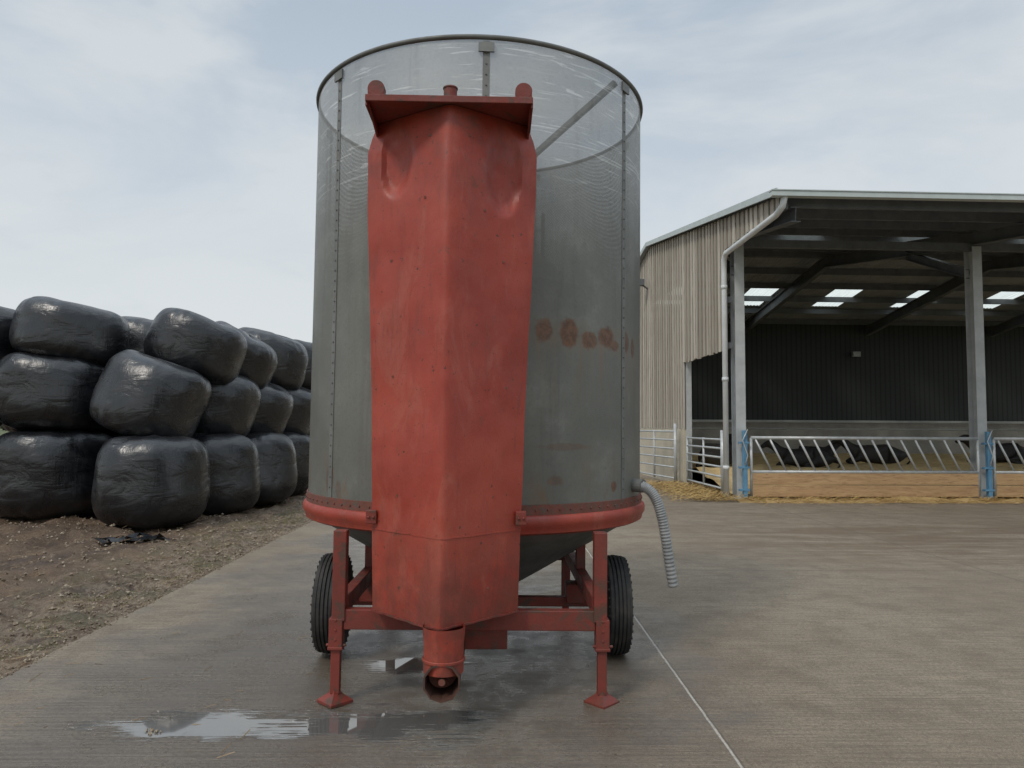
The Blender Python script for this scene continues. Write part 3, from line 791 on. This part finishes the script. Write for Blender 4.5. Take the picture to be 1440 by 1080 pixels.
def gate(name,a,b_,h=1.2,n=6):
    a=Vector(a);b_=Vector(b_); e=empty(name,a); m=MB()
    for k in range(n):
        z=.18+(h-.18)*(k/(n-1))**.9; m.tube([a+Vector((0,0,z)),b_+Vector((0,0,z))],.023,8)
    for f in(0,.5,1):
        q=a.lerp(b_,f); m.tube([q+Vector((0,0,.12)),q+Vector((0,0,h+.03))],.026,8)
    m.out('tubes',mgal,e,True); m2=MB(); m2.tube([a+Vector((0,0,0)),a+Vector((0,0,h+.2))],.045,10); m2.out('post',mgal,e,True)
gate('field_gate',(4.68,15.45,0),(4.62,18.1,0))
gate('field_gate',(4.42,18.5,0),(3.95,21.3,0),1.35)
for e_ in (barn,fb): e_.rotation_euler=(0,0,rad(1.5))

# cows (lying)
mcow=pmat('black_cow_hide',(.010,.009,.008),(.018,.016,.014),6,.6,0,.4,60)
def cow(x,y,rot,flip=1,s=1):
    P=[(-.95,0,.38,.22),(-.6,0,.42,.31),(-.15,0,.40,.35),(.3,0,.43,.31),(.6,0,.52,.23),(.85,.02,.76,.15),(1.02,.05,.94,.13),(1.18,.08,.88,.105),(1.36,.10,.76,.07),
       (.50,.26,.26,.12),(.80,.30,.14,.075),(.55,.33,.07,.055),
       (.50,-.26,.26,.12),(.84,-.28,.12,.07),(.60,-.33,.07,.05),
       (-.55,.36,.28,.17),(-.15,.50,.16,.10),(-.55,.55,.08,.06),(-.2,.60,.06,.045),
       (-.6,-.30,.26,.16),
       (1.00,.22,1.01,.035),(1.0,.32,1.00,.02),(1.00,-.12,1.01,.035),(1.0,-.22,1.00,.02),
       (-1.16,.02,.40,.05),(-1.28,.1,.2,.03),(-1.2,.25,.06,.035)]
    E=[(0,1),(1,2),(2,3),(3,4),(4,5),(5,6),(6,7),(7,8),(3,9),(9,10),(10,11),(3,12),(12,13),(13,14),(1,15),(15,16),(16,17),(17,18),(1,19),(6,20),(20,21),(6,22),(22,23),(0,24),(24,25),(25,26)]
    me=bpy.data.meshes.new('cow'); me.from_pydata([(p[0],p[1]*flip,p[2]) for p in P],E,[]); me.materials.append(mcow)
    o=bpy.data.objects.new('cow',me); scene.collection.objects.link(o)
    m=o.modifiers.new('skin','SKIN')
    for i,p in enumerate(P): me.skin_vertices[0].data[i].radius=(p[3],p[3])
    for i in range(len(P)): me.skin_vertices[0].data[i].use_root=(i==2)
    q=o.modifiers.new('sub','SUBSURF'); q.levels=2; q.render_levels=2
    m.use_smooth_shade=True
    o.location=(x,y,bedz(x,y)-.06); o.rotation_euler=(0,0,rad(rot)); o.scale=(s,s,s)
cow(7.75,18.9,150,1,.72); cow(8.95,20.8,20,-1,.75); cow(10.3,20.3,168,-1,.78); cow(5.7,18.9,50,1,.85); cow(14.6,21.5,170,1,.85); cow(17,22.5,20,1,.85)

# ------------------------------------------------------------ distant hedge
mleaf=pmat('hedge_leaf',(.05,.06,.03),(.09,.085,.05),.3,.9)
mb=MB()
for i in range(9000):
    x=random.uniform(-160,200); hmax=3.0+3.5*max(0,noise.noise(Vector((x*.06,0,0)))*2)+1.5*noise.noise(Vector((x*.3,4,0)))
    y=170+random.gauss(0,1.5); z=random.random()**.8*max(1.5,hmax); s=random.uniform(.25,.7)
    a=random.random()*3.14; q=random.uniform(-1,1)
    dx,dy=math.cos(a)*s,math.sin(a)*s
    mb.add([(x-dx,y-dy,z-s*.5),(x+dx,y+dy,z-s*.5+q*.2),(x+dx*.6,y+dy*.6,z+s*.6),(x-dx*.7,y-dy*.7,z+s*.5)],[(0,1,2,3)])
mb.out('hedgerow',mleaf)
print('done')
